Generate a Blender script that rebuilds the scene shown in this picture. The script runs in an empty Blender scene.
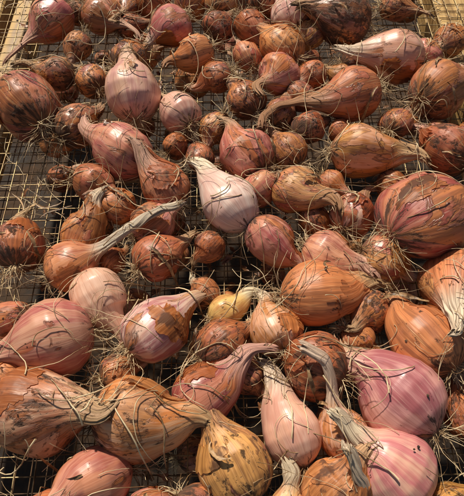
import bpy, math, random
import bmesh
import numpy as np
from mathutils import Vector, noise, Matrix

random.seed(7)
C = bpy.context.scene.collection
scene = bpy.context.scene

# ------------------------------------------------------------------ camera
PITCH = math.radians(60); DIST = 0.42; VF = math.radians(52)
F = 248/math.tan(VF/2)
CAMP = Vector((0, -DIST*math.cos(PITCH), DIST*math.sin(PITCH)))
cam_d = bpy.data.cameras.new("camera"); cam = bpy.data.objects.new("camera", cam_d)
C.objects.link(cam); cam.location = CAMP
cam.rotation_euler = (math.radians(90)-PITCH, 0, 0)
cam_d.sensor_fit = 'VERTICAL'; cam_d.sensor_height = 24; cam_d.lens = 12/math.tan(VF/2)
cam_d.clip_start = 0.01; cam_d.clip_end = 50
scene.camera = cam
FW = Vector((0, math.cos(PITCH), -math.sin(PITCH))); UP = Vector((0, math.sin(PITCH), math.cos(PITCH)))

def spot(x, y, z):
    """surveyed position on the rack at height z, and the distance"""
    d = FW + Vector((1, 0, 0))*((x-232)/F) - UP*((y-248)/F)
    t = (z-CAMP.z)/d.z
    return CAMP+d*t, t

# ------------------------------------------------------------------ node helpers
def new_mat(name):
    m = bpy.data.materials.new(name); m.use_nodes = True
    nt = m.node_tree; nt.nodes.clear()
    out = nt.nodes.new('ShaderNodeOutputMaterial')
    return m, nt, out
class N:
    def __init__(s, nt): s.nt = nt
    def n(s, t, **k):
        nd = s.nt.nodes.new(t)
        for a, b in k.items(): setattr(nd, a, b)
        return nd
    def put(s, sock, v):
        if v is None: return
        if isinstance(v, bpy.types.NodeSocket): s.nt.links.new(v, sock)
        else: sock.default_value = v
    def attr(s, name, kind='OBJECT'):
        return s.n('ShaderNodeAttribute', attribute_type=kind, attribute_name=name)
    def m(s, op, a, b=None, c=None, clamp=False):
        nd = s.n('ShaderNodeMath', operation=op); nd.use_clamp = clamp
        s.put(nd.inputs[0], a)
        if b is not None: s.put(nd.inputs[1], b)
        if c is not None: s.put(nd.inputs[2], c)
        return nd.outputs[0]
    def vm(s, op, a, b=None):
        nd = s.n('ShaderNodeVectorMath', operation=op); s.put(nd.inputs[0], a)
        if b is not None: s.put(nd.inputs[1], b)
        return nd.outputs[0]
    def noise(s, vec, sc=1, det=3, ro=.5, dist=0):
        nd = s.n('ShaderNodeTexNoise'); s.put(nd.inputs['Vector'], vec)
        nd.inputs['Scale'].default_value = sc; nd.inputs['Detail'].default_value = det
        nd.inputs['Roughness'].default_value = ro; nd.inputs['Distortion'].default_value = dist
        return nd.outputs['Fac']
    def mr(s, v, a, b, c=0., d=1., smooth=True):
        nd = s.n('ShaderNodeMapRange'); nd.interpolation_type = 'SMOOTHSTEP' if smooth else 'LINEAR'
        s.put(nd.inputs['Value'], v); s.put(nd.inputs['From Min'], a); s.put(nd.inputs['From Max'], b)
        s.put(nd.inputs['To Min'], c); s.put(nd.inputs['To Max'], d)
        return nd.outputs['Result']
    def mix(s, f, a, b, mode='MIX'):
        nd = s.n('ShaderNodeMix', data_type='RGBA', blend_type=mode)
        s.put(nd.inputs[0], f); s.put(nd.inputs[6], a); s.put(nd.inputs[7], b)
        return nd.outputs[2]
    def bump(s, h, st, dist, nrm=None):
        nd = s.n('ShaderNodeBump'); nd.inputs['Strength'].default_value = st
        nd.inputs['Distance'].default_value = dist; s.put(nd.inputs['Height'], h)
        if nrm is not None: s.put(nd.inputs['Normal'], nrm)
        return nd.outputs[0]

def c4(c): return (c[0], c[1], c[2], 1)

# ---- shallot skin
def skin_material():
    m, nt, out = new_mat("shallot_skin"); g = N(nt)
    bc = g.attr("bc", 'GEOMETRY').outputs['Vector']
    seed = g.attr("seed").outputs['Fac']
    off = g.n('ShaderNodeCombineXYZ'); g.put(off.inputs[0], seed); g.put(off.inputs[1], seed); g.put(off.inputs[2], seed)
    sep = g.n('ShaderNodeSeparateXYZ'); g.put(sep.inputs[0], bc); s = sep.outputs[2]
    def cs(a, b): return g.vm('ADD', g.vm('MULTIPLY', bc, (a, a, b)), off.outputs[0])
    ca = g.attr("ca").outputs['Color']; cb = g.attr("cb").outputs['Color']
    cp = g.attr("cp").outputs['Color']; cn = g.attr("cn").outputs['Color']
    paper = g.attr("paper").outputs['Fac']; dirt = g.attr("dirt").outputs['Fac']
    streak = g.noise(cs(4.2, .5), 1, 4, .65, .2)
    fine = g.noise(cs(20, 1.0), 1, 2, .6)
    blot = g.noise(cs(1.5, 1.0), 1, 3, .55, .3)
    f = g.m('ADD', g.m('MULTIPLY', streak, .45), g.m('MULTIPLY', blot, .55))
    base = g.mix(g.mr(f, .41, .59), cb, ca)
    base = g.mix(g.mr(fine, .50, .68, 0., .38), base, g.mix(.5, cb, (.12, .02, .015, 1)))
    base = g.mix(g.mr(fine, .28, .44, .28, 0.), base, (.80, .54, .42, 1))
    # thin golden-copper film that still clings to the bulb
    film = g.mr(blot, .42, .62)
    base = g.mix(g.m('MULTIPLY', film, g.m('MULTIPLY', paper, .85), clamp=True), base, g.mix(.3, cp, (.70, .28, .09, 1)))
    # papery copper skin patches
    pn = g.noise(cs(1.1, .65), 1, 5, .55, .7)
    th = g.m('SUBTRACT', .86, g.m('MULTIPLY', paper, .68))
    pm = g.mr(pn, th, g.m('ADD', th, .015))
    rim = g.m('MULTIPLY', g.mr(pn, g.m('SUBTRACT', th, .02), th), g.mr(pn, g.m('ADD', th, .008), g.m('ADD', th, .03), 1., 0.))
    pstreak = g.noise(cs(8, .7), 1, 3, .65, .3)
    pcol = g.mix(g.mr(pstreak, .36, .62), g.mix(.60, cp, (.10, .03, .012, 1)), cp)
    pcol = g.mix(g.mr(fine, .55, .74, 0., .55), pcol, (.80, .44, .19, 1))
    pcol = g.mix(g.mr(blot, .50, .66, .05, .45), pcol, g.mix(.45, ca, (.32, .075, .04, 1)))
    col = g.mix(pm, base, pcol)
    col = g.mix(g.m('MULTIPLY', rim, .6), col, (.12, .04, .02, 1))
    # scorched, dark older layer
    pn2 = g.noise(cs(1.7, 1.2), 1.3, 4, .65, .5)
    th2 = g.m('SUBTRACT', .73, g.m('MULTIPLY', dirt, .23))
    p2 = g.mr(pn2, th2, g.m('ADD', th2, .07))
    col = g.mix(g.m('MULTIPLY', p2, .80), col, g.mix(g.mr(pstreak, .4, .6), (.06, .024, .013, 1), (.17, .065, .028, 1)))
    # neck colour
    nk = g.mr(g.m('ADD', s, g.m('MULTIPLY', streak, .7)), 1.2, 2.0)
    ncol = g.mix(g.mr(pstreak, .38, .64), g.mix(.62, cn, (.12, .055, .025, 1)), cn)
    col = g.mix(g.m('MULTIPLY', nk, .9), col, ncol)
    # soil
    dn = g.noise(cs(2.6, 2.2), 1.5, 6, .72, .2)
    base_d = g.mr(s, -1.0, -.45, .15, 0.)
    th3 = g.m('SUBTRACT', g.m('SUBTRACT', .70, g.m('MULTIPLY', dirt, .215)), base_d)
    dm = g.mr(dn, th3, g.m('ADD', th3, .09))
    dcol = g.mix(g.mr(dn, .48, .64), (.11, .062, .034, 1), (.026, .015, .010, 1))
    col = g.mix(g.m('MULTIPLY', dm, .88), col, dcol)
    rough = g.m('ADD', .27, g.m('MULTIPLY', pm, .12))
    rough = g.m('ADD', rough, g.m('MULTIPLY', nk, .25))
    rough = g.m('ADD', rough, g.m('MULTIPLY', streak, .18))
    rough = g.m('ADD', rough, g.m('MULTIPLY', dm, .5), clamp=True)
    h = g.m('ADD', g.m('MULTIPLY', streak, .35), g.m('MULTIPLY', pm, .35))
    h = g.m('ADD', h, g.m('MULTIPLY', g.m('MULTIPLY', pstreak, g.m('ADD', g.m('MULTIPLY', pm, .5), nk)), .8))
    h = g.m('ADD', h, g.m('MULTIPLY', fine, .16))
    h2 = g.m('MULTIPLY', g.m('MULTIPLY', dn, dm), 1.8)
    nr = g.bump(g.m('ADD', h, h2), .5, .0014)
    b = g.n('ShaderNodeBsdfPrincipled')
    g.put(b.inputs['Base Color'], col); g.put(b.inputs['Roughness'], rough); g.put(b.inputs['Normal'], nr)
    b.inputs['Specular IOR Level'].default_value = .5
    nt.links.new(b.outputs[0], out.inputs[0])
    return m

def flake_material():
    m, nt, out = new_mat("papery_skin"); g = N(nt)
    bc = g.attr("bc", 'GEOMETRY').outputs['Vector']
    seed = g.attr("seed").outputs['Fac']
    off = g.n('ShaderNodeCombineXYZ'); g.put(off.inputs[0], seed); g.put(off.inputs[1], seed)
    def cs(a, b): return g.vm('ADD', g.vm('MULTIPLY', bc, (a, a, b)), off.outputs[0])
    cp = g.attr("cp").outputs['Color']
    st = g.noise(cs(9, .7), 1, 4, .7, .3); bl = g.noise(cs(2, 1.5), 1, 4, .6)
    col = g.mix(g.mr(st, .33, .60), g.mix(.6, cp, (.12, .035, .015, 1)), cp)
    col = g.mix(g.mr(st, .56, .72, 0., .6), col, (.80, .50, .28, 1))
    col = g.mix(g.mr(bl, .52, .62, 0., .8), col, (.07, .032, .018, 1))
    b = g.n('ShaderNodeBsdfPrincipled')
    g.put(b.inputs['Base Color'], col)
    g.put(b.inputs['Roughness'], g.mr(bl, .3, .7, .3, .65))
    g.put(b.inputs['Normal'], g.bump(st, .5, .001))
    t = g.n('ShaderNodeBsdfTranslucent'); g.put(t.inputs[0], g.mix(.5, col, (.8, .3, .08, 1)))
    mx = g.n('ShaderNodeMixShader'); mx.inputs[0].default_value = .3
    nt.links.new(b.outputs[0], mx.inputs[1]); nt.links.new(t.outputs[0], mx.inputs[2])
    nt.links.new(mx.outputs[0], out.inputs[0])
    return m

def simple_mat(name, ca, cb, scale, rough, metallic=0, bumpd=.0005, stretch=(1, 1, 1), det=3, bump=True):
    m, nt, out = new_mat(name); g = N(nt)
    tc = g.n('ShaderNodeTexCoord').outputs['Object']
    v = g.vm('MULTIPLY', tc, stretch)
    a = g.noise(v, scale, det, .6, .0)
    b = g.n('ShaderNodeBsdfPrincipled')
    f = a
    if bump:
        b2 = g.noise(v, scale*4.3, det, .6)
        f = g.m('ADD', g.m('MULTIPLY', a, .6), g.m('MULTIPLY', b2, .4))
        g.put(b.inputs['Normal'], g.bump(f, .5, bumpd))
    g.put(b.inputs['Base Color'], g.mix(g.mr(f, .38, .62), c4(ca), c4(cb)))
    g.put(b.inputs['Roughness'], g.mr(f, .3, .7, rough-.1, min(1, rough+.12)))
    b.inputs['Metallic'].default_value = metallic
    nt.links.new(b.outputs[0], out.inputs[0])
    return m

M_SKIN = skin_material(); M_FLAKE = flake_material()
M_ROOT = simple_mat("dry_root", (.26, .155, .07), (.74, .58, .35), 60, .55, bump=False)
M_STRAW = simple_mat("dry_straw", (.26, .15, .065), (.76, .60, .37), 40, .5, bump=False)
M_STRIP = simple_mat("shrivelled_leaf", (.09, .045, .02), (.50, .31, .15), 70, .5)
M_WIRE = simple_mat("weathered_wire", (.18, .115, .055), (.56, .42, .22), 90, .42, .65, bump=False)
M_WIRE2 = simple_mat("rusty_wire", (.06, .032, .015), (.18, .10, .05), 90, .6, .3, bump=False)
M_WOOD = simple_mat("weathered_wood", (.30, .17, .055), (.62, .40, .15), 9, .6, 0, .001, (9, .7, 9), 4)
M_SOIL = simple_mat("dark_soil", (.018, .010, .005), (.060, .032, .015), 25, .9, 0, .006)
M_CRUMB = simple_mat("soil_crumb", (.035, .02, .012), (.12, .07, .04), 120, .95, bump=False)
M_LITTER = simple_mat("skin_litter", (.12, .04, .014), (.40, .18, .07), 70, .42)

# ------------------------------------------------------------------ mesh helpers
class MB:
    def __init__(s): s.v = []; s.f = []; s.a = []
    def add_grid(s, P, A, nu, nv, wrap=True):
        b = len(s.v); s.v += P; s.a += A
        for j in range(nv-1):
            for i in range(nu if wrap else nu-1):
                i2 = (i+1) % nu
                s.f.append((b+j*nu+i, b+j*nu+i2, b+(j+1)*nu+i2, b+(j+1)*nu+i))
    def obj(s, name, mat, smooth=True):
        me = bpy.data.meshes.new(name)
        me.from_pydata([tuple(p) for p in s.v], [], s.f)
        if s.a and len(s.a) == len(s.v):
            at = me.attributes.new("bc", 'FLOAT_VECTOR', 'POINT')
            at.data.foreach_set("vector", [c for a in s.a for c in a])
        if smooth: me.polygons.foreach_set("use_smooth", [True]*len(me.polygons))
        me.materials.append(mat); me.update()
        o = bpy.data.objects.new(name, me); C.objects.link(o)
        return o
    def tube(s, pts, r, sides=4, taper=.4):
        n = len(pts); b = len(s.v)
        up = Vector((.3, .2, 1)).normalized()
        for k, p in enumerate(pts):
            t = (pts[min(k+1, n-1)]-pts[max(k-1, 0)])
            if t.length < 1e-9: t = Vector((1, 0, 0))
            t.normalize(); e1 = t.cross(up)
            if e1.length < 1e-3: e1 = t.cross(Vector((1, 0, 0)))
            e1.normalize(); e2 = t.cross(e1)
            rr = r*(1-(1-taper)*k/(n-1))
            for q in range(sides):
                a = 2*math.pi*q/sides
                s.v.append(p+e1*(math.cos(a)*rr)+e2*(math.sin(a)*rr))
        for k in range(n-1):
            for q in range(sides):
                q2 = (q+1) % sides
                s.f.append((b+k*sides+q, b+k*sides+q2, b+(k+1)*sides+q2, b+(k+1)*sides+q))

# ------------------------------------------------------------------ colours
CP = [(.58, .20, .06), (.52, .16, .05), (.64, .27, .09), (.42, .125, .042)]
TYPES = {  # ca, cb, paper, dirt, word
 'P': ((.68, .31, .23), (.40, .11, .085), .40, .36, "glossy pink"),
 'W': ((.84, .61, .49), (.64, .33, .26), .26, .24, "pale pink"),
 'C': ((.62, .26, .15), (.40, .11, .06), .60, .48, "copper papery"),
 'D': ((.48, .19, .11), (.26, .08, .045), .56, .78, "dirty brown"),
 'M': ((.52, .18, .145), (.28, .055, .05), .42, .40, "dark magenta"),
 'O': ((.74, .35, .16), (.54, .19, .06), .66, .42, "bright orange"),
 'Y': ((.76, .50, .20), (.62, .28, .10), .30, .30, "yellowish"),
}
TAN = (.58, .37, .20); PALE = (.82, .68, .49); GREEN = (.66, .60, .42); BRN = (.42, .21, .10); PNK = (.68, .39, .28)

# ------------------------------------------------------------------ survey of the shallots
# x, y, width, tip x, tip y, type, level, options
S = [
 (52,20,42, 8,62,'P',0,dict(cn=PNK,paper=.5)), (102,14,38,138,38,'C',0,{}), (152,2,34,130,-12,'C',0,{}),
 (172,26,40,148,42,'P',0,dict(cn=PALE)), (190,4,32,205,-12,'C',0,{}), (222,4,32,240,-14,'C',0,{}),
 (218,27,30,232,12,'D',0,{}), (250,27,32,262,44,'C',0,{}), (292,14,40,280,-12,'W',0,dict(cn=PNK,paper=.35)),
 (341,18,52,304,8,'D',0,dict(dirt=1.0)), (262,3,30,270,-12,'C',0,{}), (394,56,52,340,50,'W',0,dict(cn=PALE,taper=1,paper=.50,ca=(.80,.52,.40))),
 (438,90,56,475,70,'C',0,dict(cn=PNK,taper=1)), (282,48,44,262,30,'O',0,{}), (280,74,42,258,92,'P',0,{}),
 (196,54,38,164,66,'O',0,{}), (216,78,34,190,88,'D',0,{}), (133,93,56,128,52,'W',0,dict(ca=(.78,.50,.40),cn=TAN,paper=.40)),
 (180,114,42,160,92,'W',0,dict(ca=(.80,.52,.42))), (246,100,38,232,80,'D',0,{}), (248,58,30,236,40,'C',0,{}),
 (354,94,52,262,122,'C',0,dict(cn=BRN,taper=1)), (28,107,64,-6,66,'M',0,dict(cn=TAN,dirt=.74,paper=.48)),
 (76,126,42,100,108,'D',0,dict(paper=.5)), (128,60,38,150,42,'D',0,{}), (92,82,32,74,64,'D',0,{}),
 (122,152,56,90,128,'P',0,dict(cn=PNK,dirt=.52,paper=.46)), (166,188,48,130,138,'C',0,dict(cn=PNK,taper=1)),
 (247,153,52,222,122,'P',0,dict(paper=.48,dirt=.6,cn=TAN)), (360,152,56,428,160,'O',0,dict(cn=TAN,taper=1,ca=(.76,.42,.28),paper=.46)),
 (448,150,52,418,130,'D',0,dict(paper=.7)), (292,190,48,336,208,'C',0,dict(cn=BRN,taper=1)),
 (232,202,56,194,158,'W',0,dict(cn=PALE,paper=.08,dirt=.12,taper=1,ca=(.86,.68,.60),cb=(.70,.42,.36))), (264,192,36,282,176,'P',0,{}),
 (424,217,86,486,184,'M',0,dict(cn=TAN,paper=.46,dirt=.46,ca=(.60,.25,.17))), (352,216,46,372,186,'W',0,dict(paper=.5)),
 (82,236,42,106,190,'C',0,dict(cn=PALE,taper=1)), (20,246,50,26,212,'D',0,{}), (152,226,42,178,206,'P',0,{}),
 (74,268,52,184,204,'C',0,dict(cn=GREEN,nr=.22,bend=-.05,paper=.5)), (157,256,48,196,232,'C',0,dict(cn=TAN)),
 (118,206,36,92,196,'C',0,{}), (270,240,48,292,262,'P',0,dict(paper=.45,dirt=.55)), (210,246,32,196,262,'D',0,{}),
 (318,292,64,392,286,'O',0,dict(cn=TAN,taper=1,paper=.75,dirt=.5,cb=(.46,.14,.06),cp0=(.58,.20,.06))), (326,256,48,376,280,'P',0,dict(cn=PNK,taper=1)),
 (382,260,50,412,272,'C',0,{}), (456,280,68,452,332,'O',0,dict(cn=PALE,taper=1,paper=.6)),
 (92,296,54,112,330,'W',0,dict(cn=PNK,ca=(.78,.46,.37))), (56,338,78,-8,356,'P',0,dict(cn=PNK,dirt=.26,paper=.32,ca=(.72,.38,.28))),
 (156,328,64,194,296,'W',0,dict(cn=TAN,ca=(.80,.55,.46),cb=(.48,.20,.16),paper=.40,dirt=.4)),
 (226,311,34,262,292,'Y',0,dict(cn=PALE,taper=1)), (275,329,52,262,302,'O',0,dict(ca=(.78,.48,.34),paper=.36)),
 (220,348,56,246,328,'D',0,dict(paper=.7)), (316,366,64,286,352,'D',0,dict(paper=.7,dirt=.8)), (420,352,74,392,314,'C',0,dict(paper=.75,cn=BRN)),
 (34,404,88,108,398,'D',0,dict(paper=.54,dirt=.78,cn=TAN,ca=(.72,.44,.30),cb=(.48,.17,.09),taper=1)),
 (204,392,62,272,348,'M',0,dict(cn=PNK,taper=1,paper=.36,ca=(.54,.20,.16))),
 (138,420,84,208,424,'O',0,dict(cn=TAN,taper=1,paper=.54,dirt=.50,ca=(.78,.46,.31))),
 (291,431,58,262,362,'W',0,dict(cn=PALE,paper=.25,taper=1,ca=(.78,.50,.40))), (348,438,54,306,350,'O',0,dict(cn=PALE,paper=.45,ca=(.78,.54,.40))),
 (404,394,82,350,346,'P',0,dict(cn=TAN,dirt=.2,paper=.24,ca=(.64,.32,.28),cb=(.36,.10,.11),taper=1,nr=.28)),
 (396,464,78,336,406,'P',0,dict(cn=PALE,dirt=.18,paper=.24,ca=(.76,.45,.37),cb=(.52,.20,.18))),
 (234,464,70,214,424,'D',0,dict(paper=.75,dirt=.78,cn=BRN)), (92,484,68,30,512,'P',0,dict(cn=PNK,dirt=.28)),
 (52,516,60,10,540,'C',0,{}), (288,520,50,290,460,'Y',0,dict(cn=PALE,nr=.34)), (336,494,66,362,462,'O',0,dict(paper=.7,cn=TAN)),
 (438,510,58,470,480,'D',0,{}), (150,514,50,176,500,'P',0,{}), (384,518,46,350,440,'W',0,dict(cn=PALE,taper=1,nr=.26)),
 (200,512,50,226,530,'D',0,{}), (472,414,52,452,380,'D',0,{}),
 (312,34,28,300,50,'D',0,{}), (128,8,26,118,22,'D',0,{}), (78,46,26,70,60,'D',0,{}),
 (200,158,28,190,140,'D',0,{}), (314,220,30,330,236,'D',0,{}),
 (12,386,50,-20,370,'C',0,{}), (10,318,38,-16,322,'C',0,dict(cn=GREEN)), (112,262,26,124,250,'C',0,{}),
 (308,128,34,330,118,'D',0,dict(dirt=1.0)), (396,124,32,410,108,'D',0,{}), (246,376,36,262,390,'D',0,{}),
 (206,294,30,196,282,'D',0,{}), (370,312,40,350,326,'D',0,dict(dirt=.95)), (118,372,36,140,364,'D',0,{}),
 (392,186,30,404,200,'C',0,{}), (176,146,26,188,134,'D',0,{}), (358,340,34,372,352,'C',0,{}),
 (300,96,30,312,108,'D',0,{}), (216,128,30,206,142,'D',0,{}),
]
B = []
for (x, y, d, tx, ty, ty_, lv, op) in S:
    R = .02
    for _ in range(4):
        p, t = spot(x, y, R+lv*.016)
        R = d/2*t/F
    B.append(dict(tp=(tx, ty), R=R, c=p.copy(), home=p.copy(), ty=ty_, lv=lv, op=op, d=d))

def settle(n):
    for it in range(n):
        for b in B:
            if b['c'].z > b['R']: b['c'].z -= .0006
            b['c'].x += (b['home'].x-b['c'].x)*.10; b['c'].y += (b['home'].y-b['c'].y)*.10
        for i in range(len(B)):
            for j in range(i+1, len(B)):
                a, b = B[i], B[j]; dv = a['c']-b['c']; L = dv.length; mn = (a['R']+b['R'])*.90
                if L < mn and L > 1e-6:
                    n_ = dv/L; pen = mn-L
                    wa = b['R']/(a['R']+b['R'])
                    a['c'] += n_*pen*wa; b['c'] -= n_*pen*(1-wa)
        for b in B:
            if b['c'].z < b['R']: b['c'].z = b['R']
settle(80)
# smaller bulbs rolled into the hollows
rf = random.Random(21); tries = 0; added = 0
while tries < 6000 and added < 40:
    tries += 1
    x, y = rf.uniform(-.235, .225), rf.uniform(-.17, .38); R = rf.uniform(.0105, .0175)
    if x < -.13 and -.02 < y < .12: continue
    p = Vector((x, y, R))
    if all((b['c']-p).length > (b['R']+R)*.86 for b in B):
        a = rf.uniform(0, 6.28)
        B.append(dict(tp=None, T=p+Vector((math.cos(a), math.sin(a), .15))*R*rf.uniform(1.8, 2.6), R=R, c=p.copy(), home=p.copy(), ty=rf.choice('CDDCOP'), lv=0, op={}, d=36))
        added += 1
settle(12)

# ------------------------------------------------------------------ shallot builder
def profile(S_end, taper, nr, rr, sq):
    if taper:
        pts = [(-1.08, 0.0), (-1.05, .16), (-.95, .42), (-.75, .72), (-.45, .92), (-.1, 1.0), (.25, .96), (.6, .82), (1.0, .62), (1.4, .44), (1.8, .33), (2.3, nr)]
    else:
        pts = [(-1.0, 0.0), (-.98, .2), (-.9, .46+sq), (-.7, .75+sq), (-.4, .94), (0, 1.0), (.35, .95), (.65, .80-sq), (.9, .58-sq), (1.1, .40), (1.35, .29), (1.7, nr)]
    last = pts[-1][0]
    if S_end < last+.1:
        f = (S_end-.1-0)/last
        pts = [(s if s < 0 else s*f, r) for s, r in pts]
    pts += [(S_end, nr*rr)]
    xs = np.array([p[0] for p in pts]); ys = np.array([p[1] for p in pts])
    dense = np.linspace(xs[0], xs[-1], 500); v = np.interp(dense, xs, ys)
    w = 14; ker = np.hanning(w*2+1); ker /= ker.sum()
    vp = np.pad(v, w, mode='edge'); sm = np.convolve(vp, ker, 'valid')
    bl = np.clip((dense-xs[0])/.25, 0, 1)
    v = v*(1-bl)+sm*bl
    return lambda s: float(np.interp(s, dense, v))

def nz(x, y, z): return noise.noise(Vector((x, y, z)))

class Shallot:
    def __init__(self, b, rs):
        op = b['op']; self.b = b; self.rs = rs; self.R = R = b['R']; c = b['c']
        self.sd = rs.uniform(0, 60)
        tipz = op.get('zt', R*.75)
        if b['tp'] is None: T = b['T']+(b['c']-b['home'])
        else:
            for k in range(12):      # lift the neck until it rests on its neighbours
                off = b['c']-b['home']
                T, _ = spot(b['tp'][0], b['tp'][1], tipz); T = T+Vector((off.x, off.y, 0))*.5
                ok = True
                if k < 11:
                    for q in range(4, 11):
                        P = c.lerp(T, q/10)
                        if (P-c).length < 1.2*R: continue
                        for o in B:
                            if o is b: continue
                            if (P-o['c']).length < o['R']*.95+R*.12: ok = False; break
                        if not ok: break
                if ok: break
                tipz += .004
        v = T-c; L = v.length; self.el = el = rs.uniform(.94, 1.16)
        if L < 1.75*R*el: v = v.normalized()*1.75*R*el; L = 1.75*R*el; T = c+v
        self.A = v.normalized(); self.c = c; self.T = T; self.S = L/(R*el); self.Re = R*el
        self.nr = op.get('nr', rs.uniform(.14, .22)); self.prof = profile(self.S, op.get('taper', 0), self.nr, rs.uniform(.55, 1.0), rs.uniform(-.03, .06))
        e1 = self.A.cross(Vector((0, 0, 1)))
        if e1.length < .1: e1 = self.A.cross(Vector((0, 1, 0)))
        self.e1 = e1.normalized(); self.e2 = self.e1.cross(self.A).normalized()   # e2 points up
        self.bend = op.get('bend', rs.uniform(-.2, .2)); self.bz = rs.uniform(-.02, .08)
        self.lob = rs.uniform(0, .11); self.lp = rs.uniform(0, 6.28); self.fl = rs.uniform(.4, .75)
        self.s0 = -1.08 if op.get('taper', 0) else -1.0
    def spine(self, s):
        P = self.c+self.A*(s*self.Re)
        w = max(0, (s-.6)/(self.S-.6)) if self.S > .7 else 0
        o = 6.75*w*w*(1-w); L = (self.S-.6)*self.R
        wob = w*w*self.R*.26*nz(s*1.4, self.sd, 3)
        return P+self.e1*(o*self.bend*L+wob)+self.e2*(o*self.bz*L)
    def surf(self, th, s, off=0):
        R = self.R; r = self.prof(s); sd = self.sd
        ct, st = math.cos(th), math.sin(th)
        nk = min(1, max(0, (s-.9)/.9))
        lob = 1+self.lob*math.cos(2*th+self.lp)*(1-nk)
        n = .10*nz(ct*1.1+sd, st*1.1, s*1.1)+.012*nz(ct*4+sd, st*4, s*1.2)
        rid = (.045+.36*nk)*nz(ct*(3.2)+sd, st*(3.2), s*.7+9)*(.25+.75*nk)+.14*nk*nz(ct*7, st*7+sd, s*.9)
        rr = R*r*(lob+n+rid)+off
        t = (self.spine(s+.05)-self.spine(s-.05)).normalized()
        e1 = (self.e1-t*self.e1.dot(t)).normalized(); e2 = e1.cross(t)
        tw = nk*1.5*nz(s*.6, sd, 0)
        ca, sa = math.cos(th+tw), math.sin(th+tw)
        f = 1-(1-self.fl)*nk
        return self.spine(s)+e1*(ca*rr)+e2*(sa*rr*f)
    def mesh(self, sa, sb, nv, nu, endfray=False):
        mb = MB(); P = []; A = []
        for j in range(nv):
            w = j/(nv-1)
            if sa < 0: w = w if w > .12 else w*w/.12*.5+w*.5
            for i in range(nu):
                th = 2*math.pi*i/nu
                s = sa+(sb-sa)*w
                if endfray: s = min(self.S*1.02, s)+ (w**6)*.40*nz(math.cos(th)*2.6+self.sd, math.sin(th)*2.6, 5)
                P.append(self.surf(th, s)); A.append((math.cos(th), math.sin(th), s))
        mb.add_grid(P, A, nu, nv)
        if endfray:   # hollow, folded-in end of the dry neck
            b0 = len(mb.v)-nu; cc = self.spine(self.S-.3)
            mb.v.append(cc); mb.a.append((0, 0, self.S)); k = len(mb.v)-1
            for i in range(nu): mb.f.append((b0+i, b0+(i+1) % nu, k))
        return mb

NECKW = {PALE: "pale straw", GREEN: "greenish", TAN: "tan", BRN: "brown", PNK: "pinkish"}

def strands(base, axis, e1, e2, R, rs, count, lens, spread, rr, rad=.22, inset=.08):
    mb = MB()
    for k in range(count):
        a = rs.uniform(0, 6.28); q = rs.uniform(0, rad)*R
        d = (axis*rs.uniform(.5, 1.2)+e1*math.cos(a)*spread+e2*math.sin(a)*spread).normalized()
        p = base-axis*R*inset+(e1*math.cos(a)+e2*math.sin(a))*q
        L = R*rs.choice(lens); n = 9; pts = [p.copy()]
        curl = Vector((rs.uniform(-1, 1), rs.uniform(-1, 1), rs.uniform(-1, 1)))*.5
        for i in range(n-1):
            d = (d+curl*.5+Vector((rs.uniform(-1, 1), rs.uniform(-1, 1), rs.uniform(-1, 1)))*.25+Vector((0, 0, -.05))).normalized()
            p = p+d*(L/n)
            if p.z < .001: p.z = .001
            pts.append(p.copy())
        mb.tube(pts, rs.uniform(*rr), 4, .45)
    return mb

def skin_patch(sh, rs, s_lo=-.7):
    mb = MB()
    th0 = rs.uniform(-.2, 3.34); dth = rs.uniform(.6, 1.7)
    s0 = rs.uniform(s_lo, .5); ds = rs.uniform(.6, 1.6); nu, nv = 26, 26
    q = rs.uniform(0, 50); P = []; A = []; cu = rs.uniform(.01, .10)
    for j in range(nv):
        b_ = j/(nv-1)
        for i in range(nu):
            a_ = i/(nu-1)
            ea, eb = 2*a_-1, 2*b_-1
            an = math.atan2(eb, ea)
            rad = 1+.45*nz(math.cos(an)*1.5+q, math.sin(an)*1.5, 0)+.28*nz(math.cos(an)*6+q, math.sin(an)*6, q)
            m = max(abs(ea), abs(eb)); ln = math.hypot(ea, eb)
            k = .25+.75*(m/ln if ln > 1e-6 else 1)
            th = th0+dth*.5*ea*k*rad; s = s0+ds*.5+ds*.5*eb*k*rad
            s = min(max(s, -.93), sh.S-.1)
            e = m**6
            lift = sh.R*(.010+cu*e*(.5+.9*nz(th*1.5, s*1.5, q+4)))
            P.append(sh.surf(th, s, max(lift, sh.R*.006))); A.append((math.cos(th)+q, math.sin(th), s))
    mb.add_grid(P, A, nu, nv, False)
    return mb

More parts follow.
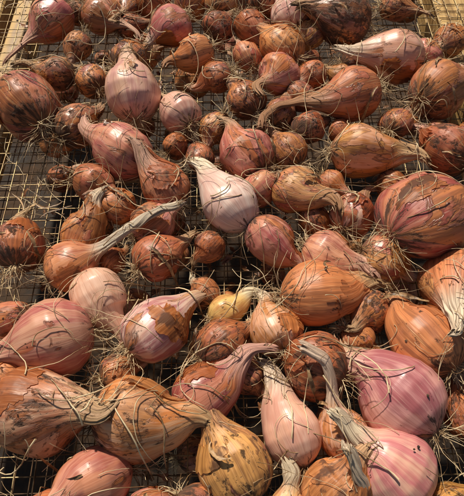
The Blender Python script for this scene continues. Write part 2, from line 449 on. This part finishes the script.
THINGS = []
for idx, b in enumerate(B):
    rs = random.Random(1000+idx*17)
    sh = Shallot(b, rs); b['sh'] = sh
    op = b['op']; ty = TYPES[b['ty']]
    def jit(c, k=.12):
        f = 1+rs.uniform(-k, k); return [max(0, min(1, c[0]*f*(1+rs.uniform(-.05, .05)))), max(0, min(1, c[1]*f*(1+rs.uniform(-k, k)))), max(0, min(1, c[2]*f*(1+rs.uniform(-k, k))))]
    cn0 = op.get('cn', rs.choice([TAN, BRN, TAN, PNK, PALE]))
    cp0 = rs.choice(CP) if b['ty'] != 'O' else (.70, .28, .085)
    cp0 = op.get('cp0', cp0)
    pr = dict(ca=jit(op.get('ca', ty[0])), cb=jit(op.get('cb', ty[1])), cp=jit(cp0, .15),
              cn=jit(cn0, .06), paper=float(op.get('paper', ty[2]))+rs.uniform(-.06, .07), dirt=float(op.get('dirt', ty[3]))+rs.uniform(-.1, .12), seed=rs.uniform(0, 80))
    e = bpy.data.objects.new("shallot", None); C.objects.link(e)
    base = Vector((sh.c.x, sh.c.y, sh.c.z-sh.R)); e.location = base; e.empty_display_size = .01
    cond = "soil-crusted" if pr['dirt'] > .6 else ("peeling" if pr['paper'] > .5 else "smooth")
    e["label"] = f"{cond} {ty[4]} shallot, {NECKW[cn0]} neck, on wire mesh"
    e["category"] = "shallot"; e["group"] = "shallots drying on the wire rack"
    near = b['d'] > 40
    nu = 56 if near else 40
    split = min(1.3, sh.S*.6)
    parts = []
    parts.append(sh.mesh(sh.s0, split, 48 if near else 34, nu).obj("bulb", M_SKIN))
    parts.append(sh.mesh(split, sh.S, max(12, int((sh.S-split)*16)), nu, True).obj("neck", M_SKIN))
    parts.append(strands(sh.spine(sh.s0), -sh.A, sh.e1, sh.e2, sh.R, rs, rs.randint(34, 74), [.35, .5, .8, 1.1, 1.7], .7, (.00018, .00040)).obj("roots", M_ROOT))
    parts.append(strands(sh.spine(sh.S), sh.A, sh.e1, sh.e2, sh.R, rs, rs.randint(3, 9), [.3, .5, .8, 1.2], .4, (.0002, .00045), .1, .3).obj("neck_fibres", M_STRAW))
    npt = 0
    if pr['paper'] > .6: npt = rs.randint(1, 2)
    elif pr['paper'] > .38: npt = rs.randint(0, 2)
    elif rs.random() < .2: npt = 1
    for _ in range(npt): parts.append(skin_patch(sh, rs).obj("papery_skin", M_FLAKE))
    for o in parts:
        o.parent = e; o.matrix_parent_inverse = Matrix.Translation(-base)
        for k, v in pr.items(): o[k] = v
    THINGS.append((e, parts, sh.R, b['ty']))

# shallots on the lower rack, seen through the mesh
lowp = []; tries = 0
src = [t for t in THINGS if t[3] in 'CDOP' and t[2] < .021]
while len(lowp) < 54 and tries < 4000:
    tries += 1
    x, y = rf.uniform(-.24, .24), rf.uniform(-.18, .44)
    if all(math.hypot(x-a, y-b_) > .038 for a, b_ in lowp):
        lowp.append((x, y))
        e0, parts, R0, _t = rf.choice(src)
        e = e0.copy(); C.objects.link(e); e.location = (x, y, -.0885); e.rotation_euler = (0, 0, rf.uniform(0, 6.28))
        e["label"] = "shaded brown shallot lying on the lower wire rack"; e["group"] = "shallots on the lower rack"
        for o0 in parts:
            o = o0.copy(); C.objects.link(o); o.parent = e; o.matrix_parent_inverse = o0.matrix_parent_inverse.copy()

# ------------------------------------------------------------------ height of the heap
capsules = []
for b in B:
    sh = b['sh']; capsules.append((sh.c.x, sh.c.y, sh.c.z, sh.R*1.04))
    k = 1.0
    while k < sh.S:
        p = sh.spine(k); capsules.append((p.x, p.y, p.z, sh.prof(k)*sh.R*1.05)); k += .35
CA = np.array(capsules)
def top(x, y):
    d2 = (CA[:, 0]-x)**2+(CA[:, 1]-y)**2; r2 = CA[:, 3]**2
    m = d2 < r2
    if not m.any(): return .0012
    return float((CA[m, 2]+np.sqrt(r2[m]-d2[m])).max())+.0006

def drape(rs, L, n, wig, passes=14):
    x, y = rs.uniform(-.26, .26), rs.uniform(-.2, .38)
    a = rs.uniform(0, 6.28); cv = rs.uniform(-wig, wig); xs = []
    for i in range(n):
        xs.append((x, y)); a += cv+rs.uniform(-wig, wig); x += math.cos(a)*L/n; y += math.sin(a)*L/n
    zs = np.array([top(*p) for p in xs])
    for _ in range(passes):
        z2 = zs.copy(); z2[1:-1] = (zs[:-2]+zs[2:])/2; zs = np.maximum(zs, z2*.999)
    return [Vector((p[0], p[1], float(z)+.0004)) for p, z in zip(xs, zs)]

mb = MB(); rs = random.Random(5)
for k in range(760):
    L = rs.choice([.012, .02, .03, .04, .055, .08])*rs.uniform(.7, 1.2)
    mb.tube(drape(rs, L, 16, .2), rs.choice([.0002, .00026, .0003, .00042, .0006]), 4, .6)
o = mb.obj("dry_straw", M_STRAW); o["label"] = "thin dry roots and straw strands tangled over the shallots"; o["category"] = "straw"; o["kind"] = "stuff"

# shrivelled leaf strips
mb = MB()
for k in range(75):
    L = rs.uniform(.015, .042); n = 22; pts = drape(rs, L, n, .12, 8); w0 = rs.uniform(.0007, .0019); q = rs.uniform(0, 99)
    b0 = len(mb.v)
    for i, p in enumerate(pts):
        t = (pts[min(i+1, n-1)]-pts[max(i-1, 0)]).normalized(); sd_ = t.cross(Vector((0, 0, 1))).normalized()
        ro = Matrix.Rotation(2.2*nz(i*.12, q, 0), 3, t); sd_ = ro @ sd_; nn_ = sd_.cross(t)
        ww = w0*(math.sin(math.pi*(i+.6)/(n+.2))**.5)*(1+.5*nz(i*.5, q, 3))
        for u in (-1, -.4, .4, 1):
            mb.v.append(p+sd_*(u*ww)+nn_*(ww*.5*(u*u)-.0)+Vector((0, 0, .0006)))
    for i in range(n-1):
        for u in range(3): mb.f.append((b0+i*4+u, b0+i*4+u+1, b0+(i+1)*4+u+1, b0+(i+1)*4+u))
o = mb.obj("leaf_strips", M_STRIP); o["label"] = "shrivelled brown leaf strips caught between the shallots"; o["category"] = "dry leaves"; o["kind"] = "stuff"

# flakes of skin
mb = MB()
for k in range(420):
    low = k > 230
    x, y = rs.uniform(-.25, .25), rs.uniform(-.2, .38)
    z = (-.086+rs.uniform(0, .004)) if low else top(x, y)+.001
    if not low and z > .006 and rs.random() < .95: continue
    if not low and rs.random() < .45: continue
    sz = rs.uniform(.0025, .006); a0 = rs.uniform(0, 6.28); cu = rs.uniform(20, 120); q = rs.uniform(0, 99); P = []; A = []
    tl = rs.uniform(-.4, .4); nn = 9
    for j in range(nn):
        for i in range(nn):
            u = (i/(nn-1)*2-1); v = (j/(nn-1)*2-1)
            m = max(abs(u), abs(v)); ln = math.hypot(u, v) or 1; an = math.atan2(v, u)
            kk = (m/ln)*(1+.9*nz(math.cos(an)*1.6, math.sin(an)*1.6, q))
            X, Y = u*kk*sz, v*kk*sz*.5
            P.append(Vector((x+X*math.cos(a0)-Y*math.sin(a0), y+X*math.sin(a0)+Y*math.cos(a0), z+cu*Y*Y+tl*X+abs(tl)*sz+.0012*nz(u*2, v*2, q))))
            A.append((u+q, v, 0))
    mb.add_grid(P, A, nn, nn, False)
o = mb.obj("skin_flakes", M_LITTER); o["label"] = "loose flakes of papery shallot skin on the wire mesh"; o["category"] = "skin flakes"; o["kind"] = "stuff"

# ------------------------------------------------------------------ rack
def wire_grid(x0, x1, y0, y1, step, z, r, name, mat, seed, yaw=0):
    mb = MB(); rg = random.Random(seed)
    def zz(x, y): return z+.0016*nz(x*9, y*9, seed)-.001
    cy, sy = math.cos(yaw), math.sin(yaw)
    x = x0
    while x <= x1:
        pts = []; ph = rg.uniform(0, 9)
        for k in range(41):
            y = y0+(y1-y0)*k/40
            X = x+.0012*nz(x*3+ph, y*14, 0)+.003*nz(x*8, y*6, seed)
            pts.append(Vector((X*cy-y*sy, X*sy+y*cy, zz(x, y))))
        mb.tube(pts, r, 6, 1.0); x += step
    y = y0
    while y <= y1:
        pts = []; ph = rg.uniform(0, 9)
        for k in range(31):
            x = x0+(x1-x0)*k/30
            Y = y+.0012*nz(x*14, y*3+ph, 4)+.003*nz(x*6, y*8, seed+3)
            pts.append(Vector((x*cy-Y*sy, x*sy+Y*cy, zz(x, y)-r*1.8)))
        mb.tube(pts, r, 6, 1.0); y += step
    return mb.obj(name, mat)

def rail(name, x0, x1, y0, y1, z0, z1, seed):
    mb = MB(); bev = .0025; n = 30
    longy = (y1-y0) > (x1-x0)
    W = (x1-x0) if longy else (y1-y0); H = z1-z0
    ring = [(bev, 0), (W-bev, 0), (W, bev), (W, H-bev), (W-bev, H), (bev, H), (0, H-bev), (0, bev)]
    L = (y1-y0) if longy else (x1-x0)
    for k in range(n+1):
        t = L*k/n
        for (a, h) in ring:
            w = .0006*nz(t*12, a*40, seed)
            if longy: mb.v.append(Vector((x0+a+w, y0+t, z0+h)))
            else: mb.v.append(Vector((x0+t, y0+a+w, z0+h)))
    for k in range(n):
        for q in range(8):
            q2 = (q+1) % 8; mb.f.append((k*8+q, k*8+q2, (k+1)*8+q2, (k+1)*8+q))
    mb.f.append(tuple(range(7, -1, -1))); mb.f.append(tuple(n*8+i for i in range(8)))
    return mb.obj(name, M_WOOD, False)

rk = bpy.data.objects.new("drying_rack", None); C.objects.link(rk)
rk["label"] = "wooden drying rack covered with rusty golden wire mesh"; rk["category"] = "drying rack"
ps = [wire_grid(-.285, .285, -.30, .46, .0127, -.0006, .00050, "wire_mesh", M_WIRE, 3, .012),
      rail("frame_rail", -.31, -.264, -.31, .47, -.030, -.0040, 1),
      rail("frame_rail", .234, .285, -.31, .47, -.030, -.0040, 2),
      rail("frame_rail", -.263, .233, .425, .47, -.030, -.0040, 5)]
for o in ps: o.parent = rk
rk2 = bpy.data.objects.new("lower_rack", None); C.objects.link(rk2)
rk2["label"] = "second wire mesh rack beneath the upper rack"; rk2["category"] = "drying rack"
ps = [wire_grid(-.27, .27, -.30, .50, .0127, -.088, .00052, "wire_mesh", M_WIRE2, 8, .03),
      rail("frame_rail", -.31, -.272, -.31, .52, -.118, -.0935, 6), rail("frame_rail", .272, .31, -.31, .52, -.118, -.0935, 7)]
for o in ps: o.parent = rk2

# ground
mb = MB(); n = 60; P = []
for j in range(n):
    for i in range(n):
        x = -1.5+3*i/(n-1); y = -1.5+3*j/(n-1); P.append(Vector((x, y, -.26+.012*nz(x*8, y*8, 0))))
mb.add_grid(P, [(0, 0, 0)]*len(P), n, n, False)
o = mb.obj("ground", M_SOIL); o["kind"] = "structure"; o["label"] = "dark bare soil under the racks"; o["category"] = "ground"

# soil crumbs
bm = bmesh.new(); bmesh.ops.create_icosphere(bm, subdivisions=1, radius=1); bm.verts.ensure_lookup_table()
ICV = [v.co.copy() for v in bm.verts]; ICF = [tuple(v.index for v in f.verts) for f in bm.faces]; bm.free()
mb = MB()
for k in range(900):
    x, y = rs.uniform(-.25, .25), rs.uniform(-.2, .36); z = top(x, y)
    if z > .002 and rs.random() < .6: continue
    r = rs.choice([.0003, .0004, .0006, .0009])*rs.uniform(.8, 1.3)*(1 if z > .002 else 1.5); b0 = len(mb.v)
    for v in ICV:
        q = r*rs.uniform(.6, 1.3); mb.v.append(Vector((x+v.x*q, y+v.y*q, z-.0006+v.z*q*.7)))
    for f in ICF: mb.f.append(tuple(b0+i for i in f))
o = mb.obj("soil_crumbs", M_CRUMB, False); o["label"] = "small crumbs of dry soil scattered over mesh and bulbs"; o["category"] = "soil"; o["kind"] = "stuff"

# ------------------------------------------------------------------ light
w = bpy.data.worlds.new("World"); scene.world = w; w.use_nodes = True
nt = w.node_tree; bg = nt.nodes['Background']; sky = nt.nodes.new('ShaderNodeTexSky')
sky.sky_type = 'NISHITA'; sky.sun_disc = False
EL, AZ = math.radians(50), math.radians(-24)   # azimuth measured clockwise from +Y
sky.sun_elevation = EL; sky.sun_rotation = AZ
tint = nt.nodes.new('ShaderNodeMix'); tint.data_type = 'RGBA'; tint.blend_type = 'MULTIPLY'; tint.inputs[0].default_value = 1
tint.inputs[7].default_value = (1, .90, .77, 1)
nt.links.new(sky.outputs[0], tint.inputs[6]); nt.links.new(tint.outputs[2], bg.inputs[0]); bg.inputs[1].default_value = .065
sd = bpy.data.lights.new("sun", 'SUN'); sd.energy = 4.8; sd.angle = math.radians(2.0); sd.color = (1, .91, .77)
so = bpy.data.objects.new("sun", sd); C.objects.link(so)
dirv = Vector((math.sin(AZ)*math.cos(EL), math.cos(AZ)*math.cos(EL), math.sin(EL)))
so.rotation_euler = dirv.to_track_quat('Z', 'Y').to_euler(); so.location = dirv*3

scene.view_settings.view_transform = 'Standard'; scene.view_settings.look = 'None'; scene.view_settings.exposure = 0
